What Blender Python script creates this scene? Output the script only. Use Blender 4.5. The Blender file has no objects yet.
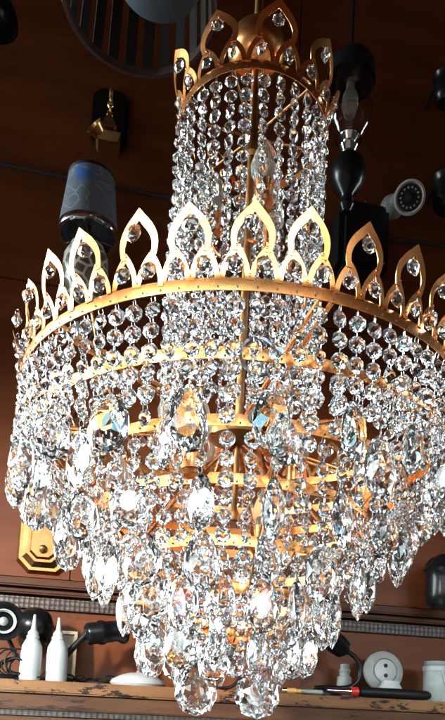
import bpy, bmesh, math, random
from mathutils import Vector, Matrix
random.seed(7)
PI = math.pi
sc = bpy.context.scene
COL = sc.collection
rad = math.radians

# ------------------------------------------------------------------ camera
F, PITCH, ROLL = 659.6, rad(5), rad(2.86)
SHY = 700 - 360 - F * math.tan(PITCH)
cam_d = bpy.data.cameras.new('camera'); cam = bpy.data.objects.new('camera', cam_d); COL.objects.link(cam)
cam_d.sensor_fit = 'VERTICAL'; cam_d.sensor_height = 24; cam_d.lens = 24 * F / 720
cam_d.shift_y = SHY / 720; cam_d.clip_start = .02; cam_d.clip_end = 100
CR = Matrix.Rotation(PI / 2 + PITCH, 3, 'X') @ Matrix.Rotation(ROLL, 3, 'Z')
cam.matrix_world = CR.to_4x4()
sc.camera = cam
TH = .18; W0 = 1.34; ANG = math.atan(TH)

def ray(x, y):
    d = CR @ Vector(((x - 222.5) / F, -(y - 360 - SHY) / F, -1))
    return d
def wp(x, y, off=0.0):
    """point seen at (x, y) that lies `off` metres in front of the back wall"""
    d = ray(x, y)
    k = (W0 - off / math.cos(ANG)) / (d.y - TH * d.x)
    return d * k
WR = Matrix.Rotation(ANG, 4, 'Z')          # wall-aligned frame: +x along the wall, -y towards the viewer

# ------------------------------------------------------------------ materials
def nodes(name):
    m = bpy.data.materials.new(name); m.use_nodes = True
    nt = m.node_tree; b = nt.nodes['Principled BSDF']
    return m, nt, b
def setp(b, **k):
    for n, v in k.items():
        b.inputs[n.replace('_', ' ')].default_value = v
def noise(nt, scale, detail=4, rough=.6, stretch=None, coord='Object'):
    tc = nt.nodes.new('ShaderNodeTexCoord'); n = nt.nodes.new('ShaderNodeTexNoise')
    n.inputs['Scale'].default_value = scale; n.inputs['Detail'].default_value = detail; n.inputs['Roughness'].default_value = rough
    if stretch:
        mp = nt.nodes.new('ShaderNodeMapping'); mp.inputs['Scale'].default_value = stretch
        nt.links.new(tc.outputs[coord], mp.inputs['Vector']); nt.links.new(mp.outputs[0], n.inputs['Vector'])
    else:
        nt.links.new(tc.outputs[coord], n.inputs['Vector'])
    return n
def ramp(nt, src, stops):
    r = nt.nodes.new('ShaderNodeValToRGB')
    els = r.color_ramp.elements
    while len(els) < len(stops): els.new(.5)
    for e, (p, c) in zip(els, stops): e.position = p; e.color = (*c, 1)
    nt.links.new(src, r.inputs['Fac']); return r
def bump(nt, b, src, dist, strength=.5):
    bp = nt.nodes.new('ShaderNodeBump'); bp.inputs['Distance'].default_value = dist; bp.inputs['Strength'].default_value = strength
    nt.links.new(src, bp.inputs['Height']); nt.links.new(bp.outputs[0], b.inputs['Normal'])

def plain(name, col, rough=.5, metal=0, bumpy=0, scale=60, var=.15):
    m, nt, b = nodes(name)
    n = noise(nt, scale)
    lo = tuple(c * (1 - var) for c in col); hi = tuple(min(1, c * (1 + var)) for c in col)
    r = ramp(nt, n.outputs['Fac'], [(.3, lo), (.7, hi)])
    nt.links.new(r.outputs[0], b.inputs['Base Color'])
    setp(b, Roughness=rough, Metallic=metal)
    if bumpy: bump(nt, b, n.outputs['Fac'], bumpy)
    return m

def glass(name, col=(1, 1, 1), film=0, rough=0.0, ior=1.56):
    m, nt, b = nodes(name)
    setp(b, Base_Color=(*col, 1), Roughness=rough, IOR=ior, Transmission_Weight=1.0)
    if film:
        b.inputs['Thin Film Thickness'].default_value = film; b.inputs['Thin Film IOR'].default_value = 1.7
    return m

G = glass('crystal', (.965, .992, 1), rough=.045)
GF = [glass('crystal_sheen', (.97, 1, 1), 358, .04), glass('crystal_sheen_warm', (.97, .99, 1), 300, .04), G, G]
GLASS_THIN = glass('clear_glass', (.9, .9, .88), ior=1.35, rough=.02)

def brass_mat(name, c1, c2, r1=.16, r2=.38):
    m, nt, b = nodes(name)
    n = noise(nt, 45, 5, .65)
    r = ramp(nt, n.outputs['Fac'], [(.25, c1), (.75, c2)])
    nt.links.new(r.outputs[0], b.inputs['Base Color'])
    mr = nt.nodes.new('ShaderNodeMapRange'); mr.inputs['To Min'].default_value = r1; mr.inputs['To Max'].default_value = r2
    n2 = noise(nt, 50, 3); nt.links.new(n2.outputs['Fac'], mr.inputs['Value']); nt.links.new(mr.outputs[0], b.inputs['Roughness'])
    b.inputs['Metallic'].default_value = 1
    n3 = noise(nt, 22, 2); bump(nt, b, n3.outputs['Fac'], .0007, .25)
    return m
BR = brass_mat('polished_brass', (.78, .31, .095), (.90, .40, .14), .20, .32)
BR_D = brass_mat('aged_brass', (.22, .10, .035), (.42, .22, .08), .25, .5)
BR_L = brass_mat('dim_brass', (.65, .38, .14), (.85, .55, .24), .2, .45)
COPPER = brass_mat('copper_fitting', (.40, .14, .05), (.58, .24, .09))
HOLE = plain('rivet_dark', (.05, .03, .02), .6)
STEEL = plain('steel_wire', (.62, .63, .65), .22, 1)
CHROME = plain('chrome', (.75, .76, .78), .1, 1)
DKSTEEL = plain('dark_steel', (.16, .16, .17), .3, 1)
BLACK = plain('black_gloss', (.006, .006, .007), .28, 0); BLACK.node_tree.nodes['Principled BSDF'].inputs['Specular IOR Level'].default_value = .3
BLACKM = plain('black_matt', (.007, .0065, .0065), .5, 0, .0005); BLACKM.node_tree.nodes['Principled BSDF'].inputs['Specular IOR Level'].default_value = .25
WHITE = plain('white_plastic', (.46, .48, .47), .4, 0, 0, 90, .06)
CREAM = plain('old_white_plastic', (.36, .375, .345), .45, 0, .0004, 50, .14)
RED = plain('red_plastic', (.6, .03, .02), .4)
YELLOW = plain('amber_plastic', (.85, .5, .12), .3)
GREY = plain('grey_plastic', (.3, .32, .33), .5)
PANELF = plain('beige_frame', (.24, .19, .13), .5)

def wood_mat(name, stops, scale, stretch, rough, worn=None, bumpd=.0015):
    m, nt, b = nodes(name)
    n = noise(nt, scale, 8, .62, stretch)
    r = ramp(nt, n.outputs['Fac'], stops)
    out = r.outputs[0]
    if worn:
        n2 = noise(nt, worn[0], 6, .7, worn[1])
        r2 = ramp(nt, n2.outputs['Fac'], [(worn[2], (0, 0, 0)), (worn[2] + .04, (1, 1, 1))])
        mx = nt.nodes.new('ShaderNodeMix'); mx.data_type = 'RGBA'
        nt.links.new(r2.outputs[0], mx.inputs['Factor']); nt.links.new(out, mx.inputs['A']); mx.inputs['B'].default_value = (*worn[3], 1)
        out = mx.outputs['Result']
    nt.links.new(out, b.inputs['Base Color']); b.inputs['Roughness'].default_value = rough
    bump(nt, b, n.outputs['Fac'], bumpd, .6); b.inputs['Specular IOR Level'].default_value = .22
    return m
WALLM = wood_mat('wall_wood', [(.2, (.085, .023, .0065)), (.5, (.14, .039, .0105)), (.8, (.20, .062, .018))], 3.2, (1, 1, 5), .45,
                 (9, (1, 1, .6), .64, (.075, .022, .007)))
TRIMM = wood_mat('trim_dark_wood', [(.3, (.05, .016, .007)), (.7, (.11, .04, .016))], 12, (.6, 1, 4), .5)
SHELFM = wood_mat('shelf_worn_paint', [(.25, (.14, .060, .024)), (.6, (.24, .118, .048)), (.85, (.31, .165, .075))], 18, (.35, 1, 2.5), .6,
                  (42, (.55, 1, 1.6), .56, (.025, .012, .008)), .003)
SHELFD = wood_mat('shelf_dark_wood', [(.25, (.05, .02, .009)), (.7, (.12, .055, .024))], 14, (.5, 1, 3), .6,
                  (30, (.4, 1, 2), .57, (.03, .015, .01)), .003)

# metal strip with embossed ornament
STRIPM, nt, b = nodes('embossed_strip')
vo = nt.nodes.new('ShaderNodeTexVoronoi'); vo.inputs['Scale'].default_value = 105; vo.inputs['Randomness'].default_value = .12
tc = nt.nodes.new('ShaderNodeTexCoord'); nt.links.new(tc.outputs['Object'], vo.inputs['Vector'])
r = ramp(nt, vo.outputs['Distance'], [(.1, (.17, .15, .13)), (.6, (.05, .038, .03))]); nt.links.new(r.outputs[0], b.inputs['Base Color'])
setp(b, Roughness=.45, Metallic=.5); bump(nt, b, vo.outputs['Distance'], .002, .8)

# blue-grey fabric lamp shade with blossom and scroll print
SHADEM, nt, b = nodes('printed_shade')
tc = nt.nodes.new('ShaderNodeTexCoord')
n = noise(nt, 34, 5, .7); vm = nt.nodes.new('ShaderNodeVectorMath'); vm.operation = 'DISTANCE'
nt.links.new(tc.outputs['Object'], vm.inputs[0]); vm.inputs[1].default_value = (-.018, -.065, .088)
ad = nt.nodes.new('ShaderNodeMath'); ad.operation = 'MULTIPLY_ADD'; nt.links.new(n.outputs['Fac'], ad.inputs[0]); ad.inputs[1].default_value = .085
nt.links.new(vm.outputs['Value'], ad.inputs[2])
r1 = ramp(nt, ad.outputs[0], [(.062, (1, 1, 1)), (.074, (0, 0, 0))])
n2 = noise(nt, 26, 1, .5); r2 = ramp(nt, n2.outputs['Fac'], [(.47, (0, 0, 0)), (.49, (.5, .5, .5)), (.51, (0, 0, 0))])
n3 = noise(nt, 60, 4)
base = ramp(nt, n3.outputs['Fac'], [(.3, (.075, .09, .115)), (.7, (.12, .135, .16))])
m1 = nt.nodes.new('ShaderNodeMix'); m1.data_type = 'RGBA'; nt.links.new(r2.outputs[0], m1.inputs['Factor']); nt.links.new(base.outputs[0], m1.inputs['A']); m1.inputs['B'].default_value = (.32, .36, .42, 1)
m2 = nt.nodes.new('ShaderNodeMix'); m2.data_type = 'RGBA'; nt.links.new(r1.outputs[0], m2.inputs['Factor']); nt.links.new(m1.outputs['Result'], m2.inputs['A']); m2.inputs['B'].default_value = (.02, .09, .3, 1)
nt.links.new(m2.outputs['Result'], b.inputs['Base Color']); setp(b, Roughness=.7)

# leaded-pattern lamp body: white veins on a dark pearly ground
VEINM, nt, b = nodes('veined_body')
vo = nt.nodes.new('ShaderNodeTexVoronoi'); vo.feature = 'DISTANCE_TO_EDGE'; vo.inputs['Scale'].default_value = 42
tc = nt.nodes.new('ShaderNodeTexCoord'); nt.links.new(tc.outputs['Object'], vo.inputs['Vector'])
r = ramp(nt, vo.outputs['Distance'], [(.07, (.5, .5, .44)), (.11, (.10, .08, .06))]); nt.links.new(r.outputs[0], b.inputs['Base Color']); setp(b, Roughness=.3)

# ------------------------------------------------------------------ mesh helpers
def tag(o, label=None, cat=None, group=None, kind=None):
    if label: o['label'] = label
    if cat: o['category'] = cat
    if group: o['group'] = group
    if kind: o['kind'] = kind
    return o
def empty(name, label, cat, mat=None, loc=None, group=None):
    o = bpy.data.objects.new(name, None); COL.objects.link(o); o.empty_display_size = .02
    o.matrix_world = mat if mat is not None else Matrix.Translation(loc or (0, 0, 0))
    return tag(o, label, cat, group)
def link(name, bm, mat, parent=None, smooth=False, loc=None, mw=None):
    me = bpy.data.meshes.new(name)
    bmesh.ops.recalc_face_normals(bm, faces=bm.faces[:]) if smooth != 'keep' else None
    bm.to_mesh(me); bm.free()
    if isinstance(mat, (list, tuple)):
        for q in mat: me.materials.append(q)
    else: me.materials.append(mat)
    if smooth is True:
        for p in me.polygons: p.use_smooth = True
        try: me.set_sharp_from_angle(angle=rad(38))
        except Exception: pass
    o = bpy.data.objects.new(name, me); COL.objects.link(o)
    if parent is not None: o.parent = parent
    if mw is not None: o.matrix_world = mw
    if loc is not None: o.location = loc
    return o
def copyo(o, parent, mat, name=None, data=None):
    c = o.copy(); COL.objects.link(c); c.parent = parent; c.matrix_parent_inverse = Matrix(); c.matrix_basis = mat
    return c

def hull(bm, pts):
    vs = [bm.verts.new(p) for p in pts]
    r = bmesh.ops.convex_hull(bm, input=vs)
    junk = [g for g in r['geom_interior'] if isinstance(g, bmesh.types.BMVert)] + [g for g in r['geom_unused'] if isinstance(g, bmesh.types.BMVert)]
    if junk: bmesh.ops.delete(bm, geom=list(set(junk)), context='VERTS')
def box(bm, c, s, M=None, bev=0):
    r = bmesh.ops.create_cube(bm, size=1, matrix=Matrix.Translation(c) @ Matrix.Diagonal((*s, 1)))
    if bev:
        es = list({e for v in r['verts'] for e in v.link_edges})
        rr = bmesh.ops.bevel(bm, geom=es, offset=bev, segments=2, affect='EDGES')
        vs = rr['verts'] if rr['verts'] else r['verts']
        vs = list({v for f in rr['faces'] for v in f.verts} | set(v for v in r['verts'] if v.is_valid))
    else: vs = r['verts']
    if M is not None: bmesh.ops.transform(bm, matrix=M, verts=vs)
def lathe(bm, prof, n=32, M=None, sx=1, sy=1, a0=0.0, cap=True, close=False):
    """profile [(r, z)] around local Z"""
    rings = []
    for r, z in prof:
        if r < 1e-6: rings.append([bm.verts.new((0, 0, z))])
        else: rings.append([bm.verts.new((r * sx * math.cos(a0 + 2 * PI * i / n), r * sy * math.sin(a0 + 2 * PI * i / n), z)) for i in range(n)])
    pairs = list(zip(rings, rings[1:]))
    if close: pairs.append((rings[-1], rings[0]))
    for A, B in pairs:
        for i in range(n):
            j = (i + 1) % n
            if len(A) == 1 and len(B) == 1: continue
            if len(A) == 1: bm.faces.new((A[0], B[i], B[j]))
            elif len(B) == 1: bm.faces.new((A[i], A[j], B[0]))
            else: bm.faces.new((A[i], A[j], B[j], B[i]))
    if cap and not close:
        for R_ in (rings[0], rings[-1]):
            if len(R_) > 2: bm.faces.new(R_)
    vs = [v for R_ in rings for v in R_]
    if M is not None: bmesh.ops.transform(bm, matrix=M, verts=vs)
    return vs
def tube(bm, pts, r, n=8, closed=False):
    pts = [Vector(p) for p in pts]; rings = []; N = len(pts)
    up = None
    for i, p in enumerate(pts):
        a = pts[(i - 1) % N] if (closed or i) else p; c = pts[(i + 1) % N] if (closed or i < N - 1) else p
        t = (c - a).normalized()
        if up is None:
            up = t.orthogonal().normalized()
        up = (up - t * up.dot(t)); up = up.normalized() if up.length > 1e-6 else t.orthogonal().normalized()
        s = t.cross(up); rr = r[i] if isinstance(r, (list, tuple)) else r
        rings.append([bm.verts.new(p + (up * math.cos(2 * PI * k / n) + s * math.sin(2 * PI * k / n)) * rr) for k in range(n)])
    pr = list(zip(rings, rings[1:]))
    if closed: pr.append((rings[-1], rings[0]))
    for A, B in pr:
        for k in range(n): bm.faces.new((A[k], A[(k + 1) % n], B[(k + 1) % n], B[k]))
    if not closed: bm.faces.new(rings[0]); bm.faces.new(rings[-1])
def smoothpath(ctrl, n=8):
    c = [Vector(p) for p in ctrl]; c = [c[0]] + c + [c[-1]]; out = []
    for i in range(1, len(c) - 2):
        for k in range(n):
            t = k / n; a, b_, d, e = c[i - 1], c[i], c[i + 1], c[i + 2]
            out.append(.5 * ((2 * b_) + (d - a) * t + (2 * a - 5 * b_ + 4 * d - e) * t * t + (3 * b_ - a - 3 * d + e) * t ** 3))
    out.append(c[-2]); return out

# ------------------------------------------------------------------ setting: wall, trim
def wallbox(name, u0, u1, z0, z1, off, th, mat, kind='structure', bev=0):
    """slab lying along the back wall: front face `off` metres in front of it"""
    bm = bmesh.new(); box(bm, ((u0 + u1) / 2, -off + th / 2, (z0 + z1) / 2), (u1 - u0, th, z1 - z0), None, bev)
    o = link(name, bm, mat); o.matrix_world = Matrix.Translation((0, W0, 0)) @ WR
    if kind: o['kind'] = kind
    return o
wallbox('wall_lower', -1.15, 3, -.6, .20, 0, .02, WALLM)
# upper panel: several boards with slim joints
us = [-1.15, -.31, .27, .86, 1.7, 3]
for a, c in zip(us, us[1:]): wallbox('wall_panel', a + .0012, c - .0012, .215, .80, .03, .03, WALLM)
for a, c in zip([-1.15, .1, 1.1], [.1, 1.1, 3]): wallbox('wall_panel', a + .0012, c - .0012, .803, 2.2, .032, .03, WALLM)
wallbox('wall_backing', -1.15, 3, .2, 2.2, -.002, .02, TRIMM)
wallbox('wall_trim', -1.15, 3, .196, .212, .042, .044, TRIMM, bev=.003)
wallbox('wall_trim', -1.15, 3, .184, .1955, .026, .028, TRIMM, bev=.003)
o = wallbox('embossed_metal_strip', -1.15, 3, .158, .1795, .012, .010, STRIPM, None, .002)
tag(o, 'long embossed grey metal strip fixed under the dark wall moulding', 'metal strip')

# shelf
SH = .018
t = empty('wall_shelf', 'worn painted wooden shelf with chipped edge running along the wall', 'shelf', Matrix.Translation((0, W0, 0)) @ WR)
def sb(name, z0, z1, y0, y1, mat, bev=.0):
    bm = bmesh.new(); box(bm, (.925, (y0 + y1) / 2, (z0 + z1) / 2), (4.15, y1 - y0, z1 - z0), None, bev)
    o = link(name, bm, mat); o.parent = t
sb('board', SH - .022, SH, -.16, -.002, SHELFM, .003)
sb('fascia', SH - .050, SH - .0225, -.150, -.135, SHELFD, .002)
sb('trim_strip', SH - .060, SH - .051, -.156, -.134, STRIPM, .002)
sb('lower_board', SH - .20, SH - .0605, -.150, -.130, SHELFD, .002)

def onshelf(x, y, off):     # world point on the shelf top, `off` in front of wall, below pixel x
    p = wp(x, y, off); p.z = SH; return p
def WM(p, *rots):
    M = Matrix.Translation(p) @ WR
    for r_ in rots: M = M @ r_
    return M
RX = lambda a: Matrix.Rotation(rad(a), 4, 'X')
RY = lambda a: Matrix.Rotation(rad(a), 4, 'Y')
RZ = lambda a: Matrix.Rotation(rad(a), 4, 'Z')
def S(off): return (wp(222, 400, off)).y / F      # metres per pixel around that depth

# ------------------------------------------------------------------ chandelier
XA, D = .006, .75
ch = empty('chandelier', 'tall tiered crystal chandelier with two gold crown rings hanging before the wall', 'chandelier', None, (XA, D, 0))

# faceted octagon bead
def bead_bm(Rb=.0077, t=.0050):
    bm = bmesh.new(); pts = []
    for k in range(8):
        a = PI / 8 + k * PI / 4
        for s in (1, -1):
            pts.append((.20 * Rb * math.cos(a + PI / 8), s * t, .20 * Rb * math.sin(a + PI / 8)))
            pts.append((Rb * math.cos(a), s * t * .10, Rb * math.sin(a)))
            pts.append((.66 * Rb * math.cos(a + PI / 8), s * t * .56, .66 * Rb * math.sin(a + PI / 8)))
    hull(bm, pts)
    bmesh.ops.dissolve_limit(bm, angle_limit=rad(2), verts=bm.verts[:], edges=bm.edges[:])
    return bm
# faceted almond pendant, hanging point at z = 0, long axis down -Z
def pendant_bm(L=.052, Wd=.034, T=.0095, n=10):
    bm = bmesh.new(); pts = []
    def outline(a):
        # a=0 at top ; plump almond, widest below the middle
        z = -L / 2 + L / 2 * math.cos(a) ; w = Wd / 2 * abs(math.sin(a)) ** 1.0 * (1 - .16 * math.cos(a))
        return (math.copysign(w, math.sin(a)), z)
    for q, (s, y) in enumerate([(1.0, .08), (.74, .62), (.42, 1.0)]):
        m = n
        for k in range(m):
            a = 2 * PI * (k + (.5 if q % 2 else 0)) / m
            x, z = outline(a)
            for sg in (1, -1):
                pts.append((x * s, sg * y * T, -L / 2 + (z + L / 2) * s))
    hull(bm, pts)
    bmesh.ops.dissolve_limit(bm, angle_limit=rad(1.5), verts=bm.verts[:], edges=bm.edges[:])
    return bm
bead_src = bead_bm(); pend_src = [pendant_bm(.050, .035, .0078), pendant_bm(.056, .032, .0076, 10), pendant_bm(.045, .036, .0080, 8)]
def mesh_of(bm, name, mat):
    me = bpy.data.meshes.new(name); bm.to_mesh(me); me.materials.append(mat); return me
bead_me = mesh_of(bead_src, 'bead', G); bead_alt = mesh_of(bead_src, 'bead', GF[0]); bead_alt2 = mesh_of(bead_src, 'bead', GF[1])
pend_me = [mesh_of(p, 'teardrop', (GF[0], G, G)[i]) for i, p in enumerate(pend_src)] + [mesh_of(pend_src[0], 'teardrop', G), mesh_of(pend_src[1], 'teardrop', GF[1]), mesh_of(pend_src[1], 'teardrop', G)]
STEP = .0180
def ring_link(bm, z, h=.0036, w=.0021, rot=0.0):
    pts = []
    for k in range(8):
        a = 2 * PI * k / 8; x = w * math.cos(a)
        pts.append((x * math.cos(rot), x * math.sin(rot), z + h * math.sin(a)))
    tube(bm, pts, .00034, 4, True)

def strand_layout(nb, pend, rng):
    beads = []
    z = -.0115
    tw = rng.gauss(0, 14)
    for i in range(nb):
        tw += rng.gauss(0, 19)
        beads.append((z, tw, rng.gauss(0, 4))); z -= STEP
    pd = None
    if pend:
        pd = (z + .0055, tw + rng.gauss(0, 28), rng.choice([0, 1, 2, 3, 4, 5])) if pend == 1 else (z + .0055, rng.uniform(-14, 14), 3)
    return beads, pd
def links_bm(beads, pd, bm=None, M=None):
    own = bm is None; bm = bm or bmesh.new()
    s = len(bm.verts)
    for i, (z, tw, _) in enumerate(beads): ring_link(bm, z + STEP / 2, rot=rad(tw + 70))
    if pd: ring_link(bm, pd[0] + .0022, rot=rad(pd[1] + 70))
    bm.verts.ensure_lookup_table()
    if M is not None: bmesh.ops.transform(bm, matrix=M, verts=bm.verts[s:])
    return bm

TIERS = [ # R, z of ring, strands, bead counts, pendant every, pendant scale
    dict(k='upper', R=.0880, z=.686, n=30, nb=19, pe=0, ps=1),
    dict(k='r1', R=.2440, z=.329, n=88, nb=4, pe=4, ps=1.05),
    dict(k='r2', R=.2260, z=.281, n=60, nb=2, pe=4, ps=1.05),
    dict(k='r3', R=.1910, z=.239, n=54, nb=2, pe=3, ps=1.05),
    dict(k='r4', R=.1540, z=.199, n=48, nb=2, pe=3, ps=1.1),
    dict(k='r5', R=.1190, z=.150, n=38, nb=1, pe=2, ps=1.1),
    dict(k='r6', R=.0900, z=.108, n=28, nb=1, pe=2, ps=1.12),
    dict(k='r7', R=.0620, z=.086, n=14, nb=1, pe=2, ps=1.0),
    dict(k='r8', R=.0470, z=.064, n=4, nb=1, pe=1, ps=1.18),
]
rng = random.Random(11)
specs = []
for T in TIERS:
    for i in range(T['n']):
        phi = 2 * PI * (i + .5) / T['n'] + rng.gauss(0, .06) / T['n'] 
        if phi > PI: phi -= 2 * PI
        nb = T['nb']; pe = 0
        if T['pe'] and i % T['pe'] == (1 if T['pe'] > 1 else 0): pe = 1
        elif T['k'] not in ('upper',): nb += 1 + (1 if (i % 4 == 2 and T['k'] != 'r1') else 0)
        if T['k'] == 'upper': nb += rng.choice([-1, 0, 0])
        if T['k'] == 'r8': pe = 2
        specs.append((T, phi, nb, pe))
# the hundred that show largest become parts with beads as sub-parts
def weight(s):
    T, phi, nb, pe = s
    c = math.cos(phi)
    w = {'upper': 1.05, 'r1': 1.5, 'r2': .62, 'r3': .7, 'r4': .75, 'r5': .8, 'r6': .9, 'r7': 1.0, 'r8': 1.6}[T['k']]
    return w * (c + .45) + (.12 if pe else 0)
order = sorted(range(len(specs)), key=lambda i: -weight(specs[i]))
hero = set(order[:98])
stuff_b, stuff_p = ([], []), ([], []); stuff_l = ([], [])
MCACHE = {}
def raw(me):
    if me.name not in MCACHE: MCACHE[me.name] = ([v.co.copy() for v in me.vertices], [tuple(p.vertices) for p in me.polygons])
    return MCACHE[me.name]
def add_src(dst, src_me, M):
    V, P = raw(src_me); n = len(dst[0]); dst[0].extend([M @ v for v in V]); dst[1].extend([tuple(a + n for a in p) for p in P])
lb_ = bmesh.new(); ring_link(lb_, 0); link_me = bpy.data.meshes.new('wire_link'); lb_.to_mesh(link_me); lb_.free()
bead0 = None
for idx, (T, phi, nb, pe) in enumerate(specs):
    beads, pd = strand_layout(nb, pe, rng)
    if T['k'] == 'r8': pd = (pd[0], -math.degrees(phi) + (6 if phi > 0 else 24), 3)
    R_ = T['R']
    M = Matrix.Translation((R_ * math.sin(phi), -R_ * math.cos(phi), T['z'])) @ Matrix.Rotation(phi, 4, 'Z') @ RX(rng.gauss(0, .6)) @ RY(rng.gauss(0, .5))
    if idx in hero:
        p = link('crystal_strand', links_bm(beads, pd), STEEL, ch); p.matrix_basis = M
        for z, tw, sw in beads:
            o = bpy.data.objects.new('bead', rng.choice([bead_alt, bead_alt2]) if rng.random() < .14 else bead_me); COL.objects.link(o); o.parent = p
            o.matrix_basis = Matrix.Translation((0, 0, z)) @ RZ(tw) @ RX(sw) @ RY(rng.gauss(0, 7)) @ Matrix.Scale(rng.uniform(.95, 1.03), 4)
        if pd:
            k = pd[2]; o = bpy.data.objects.new('teardrop', pend_me[k]); COL.objects.link(o); o.parent = p
            o.matrix_basis = Matrix.Translation((0, 0, pd[0])) @ RZ(pd[1]) @ RX(rng.gauss(0, 3)) @ Matrix.Scale(T['ps'], 4) @ Matrix.Diagonal((1.18 if T['k'] == 'r8' else 1, 1, 1, 1))
    else:
        for z, tw, _ in beads: add_src(stuff_l, link_me, M @ Matrix.Translation((0, 0, z + STEP / 2)) @ RZ(tw + 70))
        if pd: add_src(stuff_l, link_me, M @ Matrix.Translation((0, 0, pd[0] + .0022)) @ RZ(pd[1] + 70))
        for z, tw, sw in beads: add_src(stuff_b, bead_me, M @ Matrix.Translation((0, 0, z)) @ RZ(tw) @ RX(sw) @ RY(rng.gauss(0, 7)) @ Matrix.Scale(rng.uniform(.95, 1.03), 4))
        if pd: add_src(stuff_p, pend_me[pd[2]], M @ Matrix.Translation((0, 0, pd[0])) @ RZ(pd[1]) @ Matrix.Scale(T['ps'], 4))
for nm, bmx, mt in (('bead_strands', stuff_b, G), ('wire_links', stuff_l, STEEL), ('teardrop_pendants', stuff_p, G)):
    me = bpy.data.meshes.new(nm); me.from_pydata(bmx[0], [], bmx[1]); me.materials.append(mt)
    o = bpy.data.objects.new(nm, me); COL.objects.link(o); o.parent = ch; o['kind'] = 'stuff'

# bands
def band_bm(R_, z0, z1, th=.0009, n=144, wob=0.0):
    bm = bmesh.new()
    vs = lathe(bm, [(R_, z0), (R_ + .0003, (z0 + z1) / 2), (R_, z1), (R_ - th, z1), (R_ - th, z0)], n, cap=False, close=True)
    if wob:
        for v in vs:
            a = math.atan2(v.co.y, v.co.x); v.co.z += wob * (math.sin(3 * a + R_ * 90) + .6 * math.sin(7 * a + 1)); k = 1 + wob * 1.5 * math.sin(5 * a + 2); v.co.x *= k; v.co.y *= k
    return bm
def rivets(parent, R_, z, n, a0=0.0):
    bm = bmesh.new()
    for i in range(n):
        a = 2 * PI * (i + a0) / n
        M = Matrix.Translation((R_ * math.sin(a), -R_ * math.cos(a), z)) @ Matrix.Rotation(a, 4, 'Z') @ RX(90)
        lathe(bm, [(.0009, -.0002), (.0009, .0004)], 8, M)
    o = link('strand_holes', bm, HOLE, parent); return o
def strip_pts(um, a, v0, v1, w, sq=2.3, bulge=0.0, v0in=None, topw=1.7, m=14):
    outer, inner = [], []
    for side in (-1, 1):
        rng_ = range(m + 1) if side == -1 else range(m - 1, -1, -1)
        for i in rng_:
            t_ = i / m
            h = a * (1 - t_ ** sq) + bulge * math.sin(PI * min(1, t_ * 1.15)) * (t_ < .87)
            ai = a - w; hi = ai * (1 - t_ ** sq) + bulge * math.sin(PI * min(1, t_ * 1.15)) * (t_ < .87)
            outer.append((um + side * h, v0 + (v1 - v0) * t_)); inner.append((um + side * max(hi, 0), v0 + (v1 - topw * w - v0) * t_))
    return outer, inner
def arch_on(bm, R_, z, outer, inner, dr, th, flare, scale_u=1.0):
    def mp(u, v, r_):
        rr = R_ + dr + flare * max(0, v - .012) + flare * 6 * max(0, v - .03) ** 2 - r_
        a = u * scale_u / R_
        return (rr * math.sin(a), -rr * math.cos(a), z + v)
    rows = []
    for (o_, i_) in zip(outer, inner):
        rows.append([bm.verts.new(mp(*o_, 0)), bm.verts.new(mp(*i_, 0)), bm.verts.new(mp(*i_, th)), bm.verts.new(mp(*o_, th))])
    for A, B in zip(rows, rows[1:]):
        for k in range(4): bm.faces.new((A[k], A[(k + 1) % 4], B[(k + 1) % 4], B[k]))
    bm.faces.new(rows[0]); bm.faces.new(rows[-1])

def crown(name, R_, z, N, scale_u, flare, a0, label):
    part = link(name, band_bm(R_, z, z + .0105), BR, ch, True); part['label'] = label
    rivets(part, R_ + .0004, z + .0028, N * 3, .5)
    src = None
    per = 2 * PI * R_ / N / scale_u
    for i in range(N):
        ang = 2 * PI * i / N + a0
        if src is None:
            bm = bmesh.new(); hw = per / 4
            for sg, dr in ((-1, .0006), (1, .0008)):
                o_, i_ = strip_pts(sg * hw, hw + .0004, .0085, .0370, .0043, 2.2)
                arch_on(bm, R_, z, o_, i_, dr, .0008, flare, scale_u)
            o_, i_ = strip_pts(0, hw + .0036, .0310, .069, .0051, 2.6, .0030)
            arch_on(bm, R_, z, o_, i_, .0014, .0008, flare, scale_u)
            # little rivets where the arches meet
            for u in (-hw, hw, 0):
                v_ = .0345 if u else .0125
                a_ = u * scale_u / R_; rr = R_ + .0014 + flare * max(0, v_ - .012)
                lathe(bm, [(.0011, 0), (.0011, .0006), (0, .0010)], 8, Matrix.Translation((rr * math.sin(a_), -rr * math.cos(a_), z + v_)) @ Matrix.Rotation(a_, 4, 'Z') @ RX(90))
            src = link('crown_tooth', bm, BR, part, True); o = src
        else: o = copyo(src, part, Matrix())
        # small hand-bent irregularity about the tooth's foot
        c = Vector((R_ * math.sin(0), -R_, z))
        J = Matrix.Translation(c) @ RX(rng.gauss(0, 3.6)) @ RY(rng.gauss(0, 1.8)) @ Matrix.Translation(-c)
        o.matrix_basis = Matrix.Rotation(ang, 4, 'Z') @ J
    # hanging beads in every arch
    hw = per / 4 * scale_u
    for i in range(N):
        for u, v in ((0, .0615), (-hw, .0305), (hw, .0305)):
            a = 2 * PI * i / N + a0 + u / R_
            if u == 0 or math.cos(a) > -.2:
                rr = R_ + flare * max(0, v - .012) + flare * 6 * max(0, v - .03) ** 2
                M = Matrix.Translation((rr * math.sin(a), -rr * math.cos(a), z + v)) @ Matrix.Rotation(a, 4, 'Z')
                bm = bmesh.new(); ring_link(bm, -.0012, .0034, .0018, rad(80))
                yield M, bm
            else:
                yield Matrix.Translation(((R_) * math.sin(a), -(R_) * math.cos(a), z + v)) @ Matrix.Rotation(a, 4, 'Z'), None
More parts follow.
